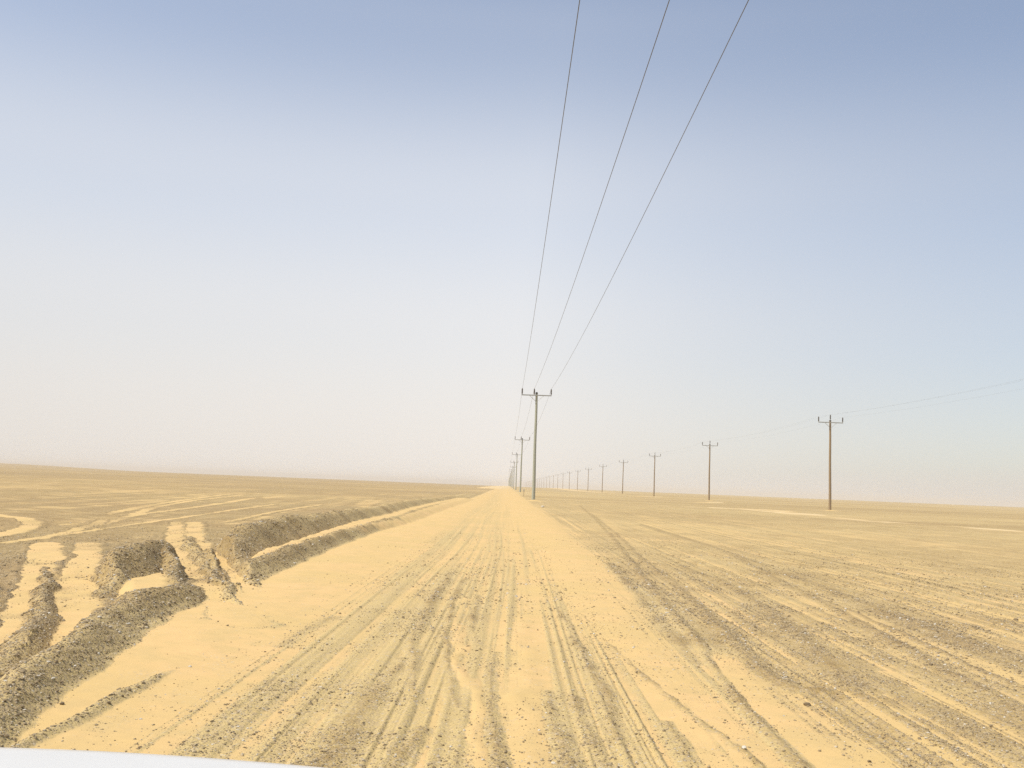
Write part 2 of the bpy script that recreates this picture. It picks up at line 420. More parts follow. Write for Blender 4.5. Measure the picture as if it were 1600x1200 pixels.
# thin lines of stones thrown up between wheel ruts: (pixel x, pixel y, height, half width)
STREAKS = [
    [(720, 880, .01, .06), (690, 920, .022, .07), (660, 965, .026, .075), (648, 1000, .028, .07), (647, 1045, .026, .065), (650, 1100, .02, .06)],
    [(726, 905, .012, .05), (706, 945, .02, .05), (698, 990, .022, .045), (702, 1040, .022, .05), (708, 1085, .028, .06), (712, 1105, .01, .05)],
    [(745, 930, .012, .05), (738, 965, .022, .06), (746, 1000, .018, .06), (752, 1010, .01, .05)],
    [(772, 1020, .014, .04), (764, 1060, .024, .05), (766, 1120, .026, .06), (772, 1200, .026, .07), (775, 1260, .02, .07)],
    [(630, 1030, .012, .08), (590, 1085, .022, .1), (550, 1130, .025, .12), (520, 1175, .025, .12), (490, 1220, .02, .12)],
    [(650, 1140, .018, .06), (625, 1180, .022, .06), (600, 1220, .02, .06)],
    [(490, 925, .012, .06), (450, 945, .018, .05), (390, 975, .018, .05), (380, 982, .008, .04)],
    [(440, 1010, .012, .08), (470, 990, .016, .1), (520, 965, .012, .1)],
    [(870, 950, .016, .05), (893, 985, .02, .06), (915, 1032, .022, .06), (940, 1072, .024, .07), (955, 1110, .022, .06), (970, 1160, .024, .06)],
    [(915, 965, .016, .035), (940, 995, .016, .03), (968, 1022, .018, .04), (1000, 1050, .02, .04), (1035, 1078, .022, .045), (1080, 1118, .024, .045), (1125, 1148, .026, .045), (1170, 1190, .03, .05), (1215, 1240, .03, .05)],
    [(850, 1080, .016, .05), (862, 1115, .026, .06), (873, 1150, .028, .08), (884, 1200, .028, .09), (892, 1250, .02, .09)],
    [(893, 1090, .012, .06), (910, 1125, .022, .05), (930, 1165, .02, .06), (950, 1200, .02, .06)],
    [(1045, 1130, .02, .05), (1065, 1160, .03, .05), (1080, 1195, .03, .06)],
    [(905, 790, .012, .12), (920, 802, .016, .10), (957, 839, .022, .09), (1006, 905, .030, .08), (1045, 950, .034, .08), (1090, 1007, .034, .07), (1139, 1077, .036, .06), (1165, 1112, .04, .065), (1195, 1147, .042, .07), (1245, 1200, .042, .08), (1300, 1260, .04, .08)],
    [(922, 802, .012, .10), (968, 839, .02, .08), (1010, 881, .025, .08), (1052, 913, .03, .09), (1097, 955, .034, .10), (1150, 1007, .034, .10), (1195, 1053, .036, .10), (1240, 1078, .03, .09), (1290, 1080, .028, .08)],
    [(950, 880, .02, .10), (985, 915, .022, .10), (1030, 975, .024, .14), (1055, 1000, .022, .14), (1090, 1040, .022, .10)],
    [(1060, 885, .02, .12), (1130, 910, .022, .11), (1185, 945, .024, .10), (1240, 985, .022, .1), (1300, 1040, .024, .12), (1340, 1075, .024, .12)],
    [(1150, 870, .02, .12), (1230, 915, .024, .11), (1310, 955, .026, .10), (1390, 1000, .028, .10), (1480, 1050, .030, .10), (1560, 1090, .032, .10), (1640, 1130, .03, .10)],
    [(1240, 920, .02, .1), (1340, 960, .024, .06), (1430, 1000, .026, .05), (1510, 1040, .026, .05), (1600, 1075, .026, .05)],
    [(1000, 820, .02, .15), (1100, 850, .02, .14), (1250, 905, .02, .15), (1400, 965, .024, .2), (1600, 1040, .026, .22)],
]
PALE = [  # heaps and strips of pale blown sand and spoil, most of it along the second line of poles
    [(1120, 785, .10, 1.6), (1095, 785, .12, 2.2)], [(1030, 777, .10, 2.2), (1000, 776, .12, 3.0)],
    [(1040, 790, .03, 1.5), (1120, 793, .04, 3.2), (1200, 796, .05, 4.5), (1270, 805, .045, 2.8), (1340, 812, .04, 2.4), (1430, 819, .04, 2.6), (1530, 826, .04, 2.8), (1700, 842, .04, 2.8)],
    [(960, 771, .10, 3), (930, 769, .12, 4), (905, 767, .2, 5), (880, 764.6, .3, 7), (865, 763.2, .4, 9)],
    [(770, 763.5, .3, 6), (777, 762, .55, 8), (790, 760.4, .6, 10)],
]

def w_line(pts, use_z=True, shrink=1.0, metres=False):
    out = []
    for px, py, h, wd in pts:
        x, y = (px, py) if metres else at(px, py, h if use_z else 0.0)
        out.append((x, y, h, wd * shrink))
    return out

W_RIDGES = [(k, w_line(p, metres=True)) for k, p in RIDGES]
POLE_FEET = [(2.69, 100.0 * i) for i in range(1, 5)] + [(38.8, 120 + 71.8 * i) for i in range(5)]
N_BIG = 4
W_SAND = [(k, w_line(p, True, {1: .85, 2: .42}.get(k, 1.0), k in (1, 3, 4))) for k, p in SAND]
W_STREAKS = [w_line(p, False) for p in STREAKS]
W_PALE = [w_line(p, False) for p in PALE]

def along(x, y, pts, reach, fn):
    """calls fn(index, distance, height, width, side) for points near each piece of a polyline"""
    for (x0, y0, h0, w0), (x1, y1, h1, w1) in zip(pts[:-1], pts[1:]):
        g = max(w0, w1) * reach
        i = np.nonzero((x > min(x0, x1) - g) & (x < max(x0, x1) + g) & (y > min(y0, y1) - g) & (y < max(y0, y1) + g))[0]
        if len(i) == 0: continue
        dx, dy = x1 - x0, y1 - y0
        ll = dx * dx + dy * dy + 1e-9
        t = np.clip(((x[i] - x0) * dx + (y[i] - y0) * dy) / ll, 0, 1)
        d = np.hypot(x[i] - x0 - t * dx, y[i] - y0 - t * dy)
        fn(i, d, h0 + (h1 - h0) * t, w0 + (w1 - w0) * t)

_a, _b = at(60, 840), at(340, 800)
CRX = np.array(_b) - np.array(_a); CRX = CRX / np.hypot(*CRX)        # the way most tracks cross the left plain

def nearest(x, y, pts, reach):
    """points near a polyline: index, distance over width, height, width - each point once"""
    best = {}
    ds = np.full(x.shape, 1e9, np.float32); hh = np.zeros(x.shape, np.float32); ww = np.ones(x.shape, np.float32)
    def put(i, d, h, wd):
        q = d / wd
        b = q < ds[i]
        j = i[b]
        ds[j] = q[b]; hh[j] = h[b]; ww[j] = wd[b]
    along(x, y, pts, reach, put)
    i = np.nonzero(ds < reach)[0]
    return i, ds[i], hh[i], ww[i]

def terrain(x, y, cell, cell_lat=None):
    """heights and masks of the desert at points; cell = spacing of the sampling, which hides finer relief"""
    x = x.astype(np.float64); y = y.astype(np.float64)
    r = np.hypot(x, y)
    if cell_lat is None: cell_lat = cell
    def fade(lam): return np.clip(lam / cell - 1.0, 0, 1)
    def flat(lam): return np.clip(lam / cell_lat - 1.0, 0, 1)
    # the lie of the land: level, a faint swell before the horizon, falling away beyond
    base = 0.10 * smooth(30, 120, r) * vnoise(x / 90, y / 90, 1) + 0.03 * vnoise(x / 14, y / 14, 2) * smooth(15, 40, r)
    base += 0.25 * smooth(500, 900, r) - 9.0 * (np.maximum(r - 950, 0) / 3000) ** 1.5
    az = np.degrees(np.arctan2(x, np.maximum(y, 1e-3)))
    base += 4.2 * smooth(-19, -27, az) * smooth(600, 1700, r) * (y > 0)
    # warped coordinates for ragged edges
    wx = x + 0.07 * vnoise(x * 2.1, y * 2.1, 3) * fade(.5) + 0.028 * vnoise(x * 7, y * 7, 4) * fade(.15)
    wy = y + 0.09 * vnoise(x * 2.0, y * 2.0, 5) * fade(.5) + 0.03 * vnoise(x * 7, y * 7, 6) * fade(.15)
    bx = x + 0.07 * vnoise(x * 1.6, y * 1.6, 3) + 0.010 * vnoise(x * 7, y * 7, 4) * fade(.15)
    by = y + 0.09 * vnoise(x * 1.5, y * 1.5, 5) + 0.010 * vnoise(x * 7, y * 7, 6) * fade(.15)
    bank = np.zeros_like(x); bank_id = np.full(x.shape, -1, np.int8)
    for k, pts in W_RIDGES[:N_BIG]:
        def put(i, d, h, wd):
            q = np.clip(1 - d / wd, 0, 1)
            v = h * np.maximum(np.exp(-3.0 * (1 - q) ** 2) - 0.05, 0) / 0.95
            up_ = v > bank[i]
            bank[i[up_]] = v[up_]; bank_id[i[up_]] = k
        along(bx, by, pts, 1.05, put)
    lump = (0.12 * vnoise(x * 1.3, y * 1.3, 7) + 0.04 * vnoise(x * 4, y * 4, 8) * fade(.25))
    bank = bank * (1 + lump)
    cut = np.zeros_like(x)
    for k, pts in W_SAND:
        if k in (1, 2):
            def put0(i, d, h, wd): cut[i] = np.maximum(cut[i], 1 - smooth(0.5, 1.9, d / wd))
            along(bx, by, pts, 2.0, put0)
    bank *= 1 - cut
    small = np.zeros_like(x)
    for k, pts in W_RIDGES[N_BIG:]:
        def put1(i, d, h, wd):
            q = np.clip(1 - d / wd, 0, 1)
            v = h * np.maximum(np.exp(-3.0 * (1 - q) ** 2) - 0.05, 0) / 0.95 * (1 + 1.6 * lump[i])
            up_ = v > np.maximum(small[i], bank[i])
            bank_id[i[up_]] = k
            small[i] = np.maximum(small[i], v)
        along(bx, by, pts, 1.05, put1)
    bank = np.maximum(bank, small)
    # gravel surface with wheel ruts running along the road
    sx = x + 0.22 * vnoise(x / 9, y / 22, 9) + 0.035 * vnoise(x / 2.2, y / 7, 10) - np.maximum(x - 2, 0) * 0.05 * (1 - smooth(10, 60, y))
    st = 0.12 * vnoise(sx * 2.3, y * 0.08 + 2.6 * vnoise(sx * 2.3 * 0.83, 0 * y, 11 + 100), 11) * flat(.43) + 0.34 * vnoise(sx * 5.5, y * 0.07 + 2.6 * vnoise(sx * 5.5 * 0.83, 0 * y, 12 + 100), 12) * flat(.18) + 0.85 * vnoise(sx * 11, y * 0.09 + 2.6 * vnoise(sx * 11 * 0.83, 0 * y, 13 + 100), 13) * flat(.09)
    st += 0.75 * vnoise(sx * 23, y * 0.17 + 2.6 * vnoise(sx * 23 * 0.83, 0 * y, 24 + 100), 24) * flat(.043)
    foot = 0.012 * vnoise(x * 6.5, y * 5, 70) * fade(.16) * smooth(.01, .06, bank)
    clump = 0.55 * vnoise(x * 1.1, y * 0.9, 14) * fade(.9) + 0.45 * vnoise(x * 3.1, y * 2.6, 15) * fade(.32) + 0.3 * vnoise(x * 8.5, y * 7.5, 16) * fade(.12)
    cu = x * CRX[1] - y * CRX[0]; cv = x * CRX[0] + y * CRX[1]
    cross = (0.6 * vnoise(cu * 1.6, cv * 0.05, 80) * flat(.6) + 0.6 * vnoise(cu * 4, cv * 0.08, 81) * flat(.25)) * (x < -3) * smooth(12, 18, y) * (1 - smooth(60, 110, r))
    broad = vnoise(x / 5.5, y / 13, 17) * 0.6 + vnoise(x / 21, y / 38, 18) * 0.6
    band = vnoise(x / 60, y / 26, 50) * 0.6 + vnoise(x / 19, y / 9, 51) * 0.4
    on_road = smooth(-4.0, -3.3, x) * (1 - smooth(1.7, 2.3, x)) * (y > -8)
    right = smooth(1.7, 2.3, x)
    left = 1 - smooth(-4.0, -3.3, x)
    rough = (0.008 + 0.007 * smooth(-2.0, -0.6, x)) * st * on_road + (0.0185 * st + 0.0075 * clump) * right + (0.004 * st + 0.013 * clump + 0.012 * cross) * left
    hg = base + rough + bank
    qx = x + 0.03 * vnoise(x * 1.8, y * 1.2, 3) + 0.014 * vnoise(x * 6, y * 6, 4) * fade(.15)
    qy = y + 0.014 * vnoise(x * 6, y * 6, 6) * fade(.15)
    pile = np.zeros_like(x)
    for pts in W_STREAKS:
        def put2(i, d, h, wd):
            q = np.clip(1 - d / (wd * 1.25), 0, 1)
            pile[i] = np.maximum(pile[i], q)
            hg[i] = np.maximum(hg[i], base[i] + 0.2 * rough[i] + h * q ** 0.8 * (0.75 + 0.5 * clump[i]))
        along(qx, qy, pts, 1.3, put2)
    # blown sand lies level and fills whatever is lower
    lvl_road = np.interp(x, [-4.2, -3.5, -2.9, -2.3, -1.5, -0.8, -.2, .5, 1.0, 1.6, 2.1], [-.02, .010, .013, .009, -.004, -.003, .0005, .001, .002, .004, -.003])
    lvl_road = lvl_road + smooth(12, 40, y) * 0.003 + 0.0025 * broad
    lvl = lvl_road * on_road + right * (-0.0095 + 0.003 * broad - 0.006 * band * smooth(25, 60, r) - 0.004 * smooth(6, 18, x)) + left * (-0.0125 + 0.008 * broad - 0.005 * band)
    hs = base + lvl + 0.003 * vnoise(x * 0.9, y * 0.4, 19) + 0.002 * vnoise(x * 2.6, y * 0.9, 63) * fade(.4)
    hs += 0.0026 * vnoise(x * 9 + 2 * vnoise(x, y, 23), y * 26, 20) * fade(.06)      # wind ripples
    lift = np.zeros_like(x)
    for k, pts in W_SAND:
        i, q, h, wd = nearest(wx, wy, pts, 2.6)
        if len(i) == 0: continue
        if k == 0:
            lift[i] = np.maximum(lift[i], np.where(x[i] > 2.2, 0.30, 0.38) * h * np.exp(-(q / 1.15) ** 2))
            continue
        if k == 4:                           # pools held by the slopes round them
            c = 1 - smooth(0.8, 2.6, q)
            hs[i] = np.maximum(hs[i], base[i] + h * c - (1 - c) * 0.03)
        else:
            c = 1 - smooth(0.9, 1.5, q)
            hh_ = 0.006 + 0.1 * h + 0.008 * vnoise(x[i] * 2.4, y[i] * 1.3, 90) + 0.004 * vnoise(x[i] * 8, y[i] * 4, 91) if k == 1 else 0.004 + 0.3 * h + 0.014 * vnoise(x[i] * .9, y[i] * .4, 62)
            hs[i] = np.maximum(hs[i], base[i] + hh_ * c - (1 - c) * 0.02)
        if k in (1, 2):
            rim = np.exp(-((q - 1.35) / 0.30) ** 2)
            hg[i] = np.where(q < 1.35, np.minimum(hg[i], base[i] + np.maximum(bank[i] - .02, 0) + 0.002), hg[i])
            hg[i] = np.maximum(hg[i], base[i] + (0.026 if k == 2 else 0.030) * rim * (0.7 + 0.6 * clump[i]))
    hs += lift + foot
    pale = np.zeros_like(x)
    px_ = x + 0.5 * vnoise(x * .7, y * .5, 21); py_ = y + 2.0 * vnoise(x * .3, y * .2, 22)
    for pts in W_PALE:
        def put4(i, d, h, wd):
            c = 1 - smooth(0.3, 1.15, d / wd)
            nz = 0.7 * vnoise(x[i] / 3.5, y[i] / 8, 60) + 0.6 * vnoise(x[i] / 1.2, y[i] / 2.6, 61)
            v = c * (0.55 + nz)
            pale[i] = np.maximum(pale[i], np.clip(v, 0, 1))
            hs[i] = np.maximum(hs[i], base[i] + 0.8 * h * c - 0.030 + 0.030 * nz * c)
        along(px_, py_, pts, 1.3, put4)
    for pxx, pyy in POLE_FEET:               # a little sand heaped round each pole
        i = np.nonzero((np.abs(x - pxx) < 3) & (np.abs(y - pyy) < 3))[0]
        if len(i):
            dd_ = np.hypot(x[i] - pxx - 0.2, y[i] - pyy)
            hs[i] = np.maximum(hs[i], base[i] + 0.16 * np.exp(-(dd_ / 0.75) ** 2) * (1 + 0.5 * clump[i]) - 0.01)
    h = np.maximum(hs, hg)
    d = hs - hg
    soft = 0.011 + 0.0005 * np.minimum(r, 40) + 0.045 * np.clip(bank * 12, 0, 1) * (x < -2.2)
    sand = smooth(-1, 1, d / soft)
    bank_vis = np.clip(bank, 0, 1)
    stony = np.clip(0.16 * on_road + (0.40 + 0.22 * band * smooth(30, 60, r)) * right + (0.70 + 0.3 * band) * left * (1 - 0.62 * smooth(0.0, 0.1, bank)) + 1.2 * np.minimum(bank_vis, .16) + 0.28 * pile * (0.5 + 0.5 * on_road) + 0.2 * clump * (1 - 0.5 * right), 0, 1)
    return h, sand, stony, pale, bank * (sand < 0.97), bank_id, d

# one sheet of rays and rings, fine where the photograph looks, reaching past the horizon
th = np.concatenate([np.linspace(-180, -60, 40, endpoint=False), np.linspace(-60, -34, 60, endpoint=False), np.linspace(-34, 34, 1340, endpoint=False),
                     np.linspace(34, 60, 60, endpoint=False), np.linspace(60, 180, 40)])
rr = [0.3]
while rr[-1] < 6000:
    q = rr[-1]
    rr.append(q + (q * .05 if q < 3.5 else max(q * q / 1600, 0.010) if q < 5.8 else q * .0036 if q < 75 else q * .0075 if q < 1400 else q * .05))
rr = np.array(rr)
TH, RR = np.meshgrid(np.radians(th), rr)
X = (RR * np.sin(TH)).ravel(); Y = (RR * np.cos(TH)).ravel()
CELL = np.maximum(np.gradient(rr)[:, None] * 0.6, RR * np.radians(0.0507)).ravel()
DR = np.gradient(rr)[:, None] * np.ones_like(TH)
CELL_LAT = np.maximum(np.abs(np.sin(TH)) * DR * 0.6, RR * np.radians(0.0507)).ravel()
H, SANDM, STONY, PALEM, BANK, BID, _ = terrain(X, Y, CELL, CELL_LAT)
nr, nt_ = TH.shape
ii, jj = np.meshgrid(np.arange(nr - 1), np.arange(nt_ - 1), indexing='ij')
a0 = (ii * nt_ + jj).ravel()
QUADS = np.stack([a0, a0 + 1, a0 + nt_ + 1, a0 + nt_], 1)[:, ::-1]
VV = np.stack([X, Y, H], 1)

# which sheet each face belongs to
fx = X[QUADS].mean(1); fy = Y[QUADS].mean(1); fb = BANK[QUADS].max(1); fid = BID[QUADS].max(1)
owner = np.zeros(len(QUADS), np.int8)
edge_n = 0.25 * vnoise(fx * .6, fy * .25, 30)
owner[(fx > -3.9 + edge_n) & (fx < 2.05 + edge_n) & (fy > -60) & (fy < 900)] = 1
for k in range(7):
    owner[(fb > 0.055 if k < 6 else fb > 0.03) & (fid == k)] = 2 + k

def sub_sheet(name, sel):
    q = QUADS[sel]
    u, inv = np.unique(q.ravel(), return_inverse=True)
    me = mesh_np(name, VV[u], inv.reshape(-1, 4))
    for an, arr in (('sand', SANDM), ('stony', STONY), ('pale', PALEM)):
        at_ = me.attributes.new(an, 'FLOAT', 'POINT')
        at_.data.foreach_set('value', arr[u].astype(np.float32))
    o = link(name, me, M_GROUND)
    o['kind'] = 'structure'
    return o

sub_sheet('ground', owner == 0)
sub_sheet('dirt_road', owner == 1)
for k in range(7):
    sel = owner == 2 + k
    if sel.any(): sub_sheet('earth_bank', sel)

# ------------------------------------------------------------------ loose stones
def ico():
    t = (1 + 5 ** .5) / 2
    v = np.array([(-1, t, 0), (1, t, 0), (-1, -t, 0), (1, -t, 0), (0, -1, t), (0, 1, t), (0, -1, -t), (0, 1, -t), (t, 0, -1), (t, 0, 1), (-t, 0, -1), (-t, 0, 1)], float)
    v /= np.linalg.norm(v[0])
    f = np.array([(0, 11, 5), (0, 5, 1), (0, 1, 7), (0, 7, 10), (0, 10, 11), (1, 5, 9), (5, 11, 4), (11, 10, 2), (10, 7, 6), (7, 1, 8), (3, 9, 4), (3, 4, 2), (3, 2, 6), (3, 6, 8), (3, 8, 9),
                  (4, 9, 5), (2, 4, 11), (6, 2, 10), (8, 6, 7), (9, 8, 1)])
    return v, f
IV, IF = ico()

def ground_z(x, y):
    return terrain(np.array([x], float), np.array([y], float), np.array([0.01]))[0][0]

N_TRY = 950000
u1 = rng.random(N_TRY)
r_s = 4.3 * (34 / 4.3) ** u1                # as many per ring however far
t_s = np.radians(rng.uniform(-37, 37, N_TRY))
xs = r_s * np.sin(t_s); ys = r_s * np.cos(t_s)
zs, sd, sn, pl, bk, _, dd = terrain(xs, ys, r_s * 0.002)
prob = np.where(bk > 0.03, 0.9, np.where(xs > 1.8, 0.75, 0.36) * (1 - smooth(16, 34, r_s))) * (1 - sd) ** 1.5 * np.clip(sn + .32, 0, 1) + 0.0004 + 0.10 * np.exp(-np.clip(dd, 0, 1) / np.where(xs < -1.0, 0.006, 0.018)) * (sd > .3)
prob = prob * np.where(bk > 0.03, 1, np.clip(1 + 1.1 * vnoise(xs * 2.2, ys * 1.6, 40) + 0.8 * vnoise(xs * 6, ys * 3, 41), 0.05, 2.2))
keep = rng.random(N_TRY) < prob
xs, ys, zs, r_s, bk, sn = (a[keep] for a in (xs, ys, zs, r_s, bk, sn))
n = len(xs)
size = 0.0022 + 0.0048 * rng.random(n) ** 3 + 0.011 * rng.random(n) ** 14
size *= np.where(bk > 0.03, 1.3, 1.0) * np.clip(r_s / 10, 0.8, 1.35)
V = IV[None] * (1 + 0.28 * rng.standard_normal((n, 12, 1)).clip(-1.5, 1.5) * 0.7)
an = rng.random(n) * 2 * np.pi
sc3 = np.stack([rng.uniform(.8, 1.4, n), rng.uniform(.7, 1.1, n), rng.uniform(.5, .85, n)], 1)
V = V * sc3[:, None, :] * size[:, None, None]
ca, sa = np.cos(an)[:, None], np.sin(an)[:, None]
Vx = V[..., 0] * ca - V[..., 1] * sa; Vy = V[..., 0] * sa + V[..., 1] * ca
V = np.stack([Vx + xs[:, None], Vy + ys[:, None], V[..., 2] + (zs + size * 0.15)[:, None]], -1).reshape(-1, 3)
FF = (IF[None] + (np.arange(n) * 12)[:, None, None]).reshape(-1, 3)
me = mesh_np('gravel', V, FF, False)
tone = np.clip((0.18 + 0.8 * rng.random(n) ** 0.75), 0, 1); tone[rng.random(n) < 0.05] = 1.0
ta = me.attributes.new('tone', 'FLOAT', 'POINT')
ta.data.foreach_set('value', np.repeat(tone, 12).astype(np.float32))
tag(link('gravel', me, M_STONE), 'small loose brown and pale stones strewn over the banks and ruts', 'gravel', kind='stuff')
print('stones', n, 'verts', len(VV))

# a few rocks big enough to pick out
def rock(px, py, s, tone, label, seed, flat=.7):
    x, y = at(px, py)
    z = ground_z(x, y)
    rg = np.random.default_rng(seed)
    import bmesh
    bm = bmesh.new()
    bmesh.ops.create_icosphere(bm, subdivisions=3, radius=1)
    cuts = [(Vector(rg.standard_normal(3)).normalized(), rg.uniform(.55, .9)) for _ in range(11)]
    for v in bm.verts:
        for nrm, dd in cuts:
            q = v.co.dot(nrm)
            if q > dd: v.co -= nrm * (q - dd) * 0.9
        v.co = Vector((v.co.x * s * 1.2, v.co.y * s * .9, v.co.z * s * flat))
    me = bpy.data.meshes.new('rock'); bm.to_mesh(me); bm.free()
    a = me.attributes.new('tone', 'FLOAT', 'POINT')
    a.data.foreach_set('value', np.full(len(me.vertices), tone, np.float32))
    o = link('rock', me, M_STONE)
    o.location = (x, y, z + s * flat * 0.35); o.rotation_euler = (0, 0, rg.uniform(0, 6))
    tag(o, label, 'rock', 'larger stones lying apart')
rock(1261, 1102, .022, .25, 'dark grey rock at the right edge of the smooth sand tongue, lower right', 1)
rock(1358, 1193, .014, .15, 'small dark brown stone by itself on sand near the bottom right', 2)
rock(1455, 1041, .022, .2, 'dark stone on the gravel line beside the long sandy rut on the right', 3)
rock(1588, 968, .032, .3, 'dark stone among gravel at the far right edge of the picture', 4)
rock(1163, 1176, .020, 1., 'white stone, largest of the pale ones on the thin stone line, bottom right', 5)
rock(262, 947, .026, .95, 'pale stone on the road side face of the near gravel bank', 6)
rock(153, 1003, .018, 1., 'whitish stone on the crest of the near gravel bank', 7)
rock(848, 793, .13, 1., 'white stone beside the road edge, at the foot of the nearest grey pole', 12, .6)
rock(96, 1107, .018, .2, 'dark stone at the foot of the near gravel bank, lower left', 8)

# ------------------------------------------------------------------ power poles and wires
M_GREY = plain_mat('weathered_grey_pole', (0.30, 0.32, 0.25), (0.42, 0.43, 0.35), 2.0, 0.75, 0, 0.2, (6, 6, .6))
M_WOOD = plain_mat('brown_timber_pole', (0.22, 0.155, 0.085), (0.34, 0.25, 0.145), 3.0, 0.85, 0, 0.3, (8, 8, .5))
M_STEEL = plain_mat('galvanised_steel', (0.30, 0.31, 0.29), (0.42, 0.43, 0.40), 20, 0.5, 0.3)
M_INS = plain_mat('brown_porcelain', (0.075, 0.06, 0.045), (0.11, 0.085, 0.06), 10, 0.3)
M_WIRE = plain_mat('dull_aluminium_wire', (0.13, 0.125, 0.12), (0.17, 0.165, 0.15), 5, 0.6, 0.2)
M_CAP = plain_mat('dark_cap', (0.06, 0.06, 0.05), (0.09, 0.085, 0.07), 8, 0.7)

POLE_H, ARM_Z = 10.72, 10.50
INS_H = 0.62
ARM = 1.50

def pole_meshes(wood):
    r0, r1 = (.165, .115) if wood else (.175, .112)
    d = {}
    n = 14
    zz = [-0.8 + (POLE_H + .8) * i / n for i in range(n + 1)]
    d['pole'] = MB().tube([(0.012 * math.sin(z * .9), 0.01 * math.cos(z * .7), z) for z in zz], [r0 + (r1 - r0) * max(z, 0) / POLE_H for z in zz], 20).mesh('pole')
    d['pole_cap'] = MB().lathe([(r1 + .012, POLE_H - .10), (r1 + .014, POLE_H), (r1 * .8, POLE_H + .05), (.03, POLE_H + .075)], n=18).mesh('pole_cap')
    yb = -(r1 + .052)
    arm = MB()
    arm.box((0, yb, ARM_Z), (2 * ARM, .09, .012)); arm.box((0, yb - .039, ARM_Z - .0555), (2 * ARM, .012, .099))
    d['crossarm'] = arm.mesh('crossarm', False)
    d['brace'] = MB().tube([(0, 0, 0), (-.62, 0, .55)], [.022, .022], 6).mesh('brace')
    prof = [(.03, 0), (.03, .08)]
    z = .08
    for i in range(6):
        prof += [(.045, z), (.085, z + .02), (.085, z + .035), (.045, z + .07)]; z += .078
    prof += [(.05, z), (.05, z + .05), (.03, z + .07)]
    d['insulator'] = MB().lathe(prof, n=12).mesh('insulator')
    return d, yb
P_GREY = pole_meshes(False); P_WOOD = pole_meshes(True)
INS_X = (-ARM + .04, -.24, ARM - .04)
INS_X2 = (-ARM + .04, 0.02, ARM - .04)

def make_pole(kind):
    (d, yb), mp = (P_GREY, M_GREY) if kind == 'grey' else (P_WOOD, M_WOOD)
    root = empty('utility_pole', (0, 0, 0))
    link('pole', d['pole'], mp, root)
    link('pole_cap', d['pole_cap'], M_CAP, root)
    link('crossarm', d['crossarm'], M_STEEL, root)
    for s in (-1, 1):
        b = link('brace', d['brace'], M_STEEL, root)
        b.location = (-s * -.10 if s > 0 else -.10, yb - .02, ARM_Z - .63)
        b.scale = (-s, 1, 1)
        b.location.x = s * .10
    for q, x in enumerate(INS_X if kind == 'grey' else INS_X2):
        i = link('insulator', d['insulator'], M_INS, root)
        i.location = (x, yb, ARM_Z + .008) if (kind == 'grey' or q != 1) else (x, 0, POLE_H + .077)
    return root

def copy_tree(o):
    c = o.copy(); COL.objects.link(c)
    for ch in o.children:
        k = ch.copy(); COL.objects.link(k); k.parent = c
    return c

def far_pole_mesh(kind):
    mb = MB()
    r0, r1 = (.165, .115)
    mb.tube([(0, 0, -.8), (0, 0, POLE_H)], [r0, r1], 10)
    mb.box((0, -.17, ARM_Z), (2 * ARM, .08, .09))
    for x in INS_X2:
        mb.lathe([(.05, 0), (.075, .1), (.075, .4), (.04, .5)], (x, -.17 if x != INS_X2[1] else 0, ARM_Z + .05 if x != INS_X2[1] else POLE_H), 8)
    return mb.mesh('utility_pole')

ORD = ['nearest', 'second', 'third', 'fourth', 'fifth', 'sixth', 'seventh', 'eighth', 'ninth', 'tenth', 'eleventh', 'twelfth']
X1, X2 = 2.69, 38.8
def pole_z(x, y):
    return float(terrain(np.array([x]), np.array([y]), np.array([2.0]))[0][0])

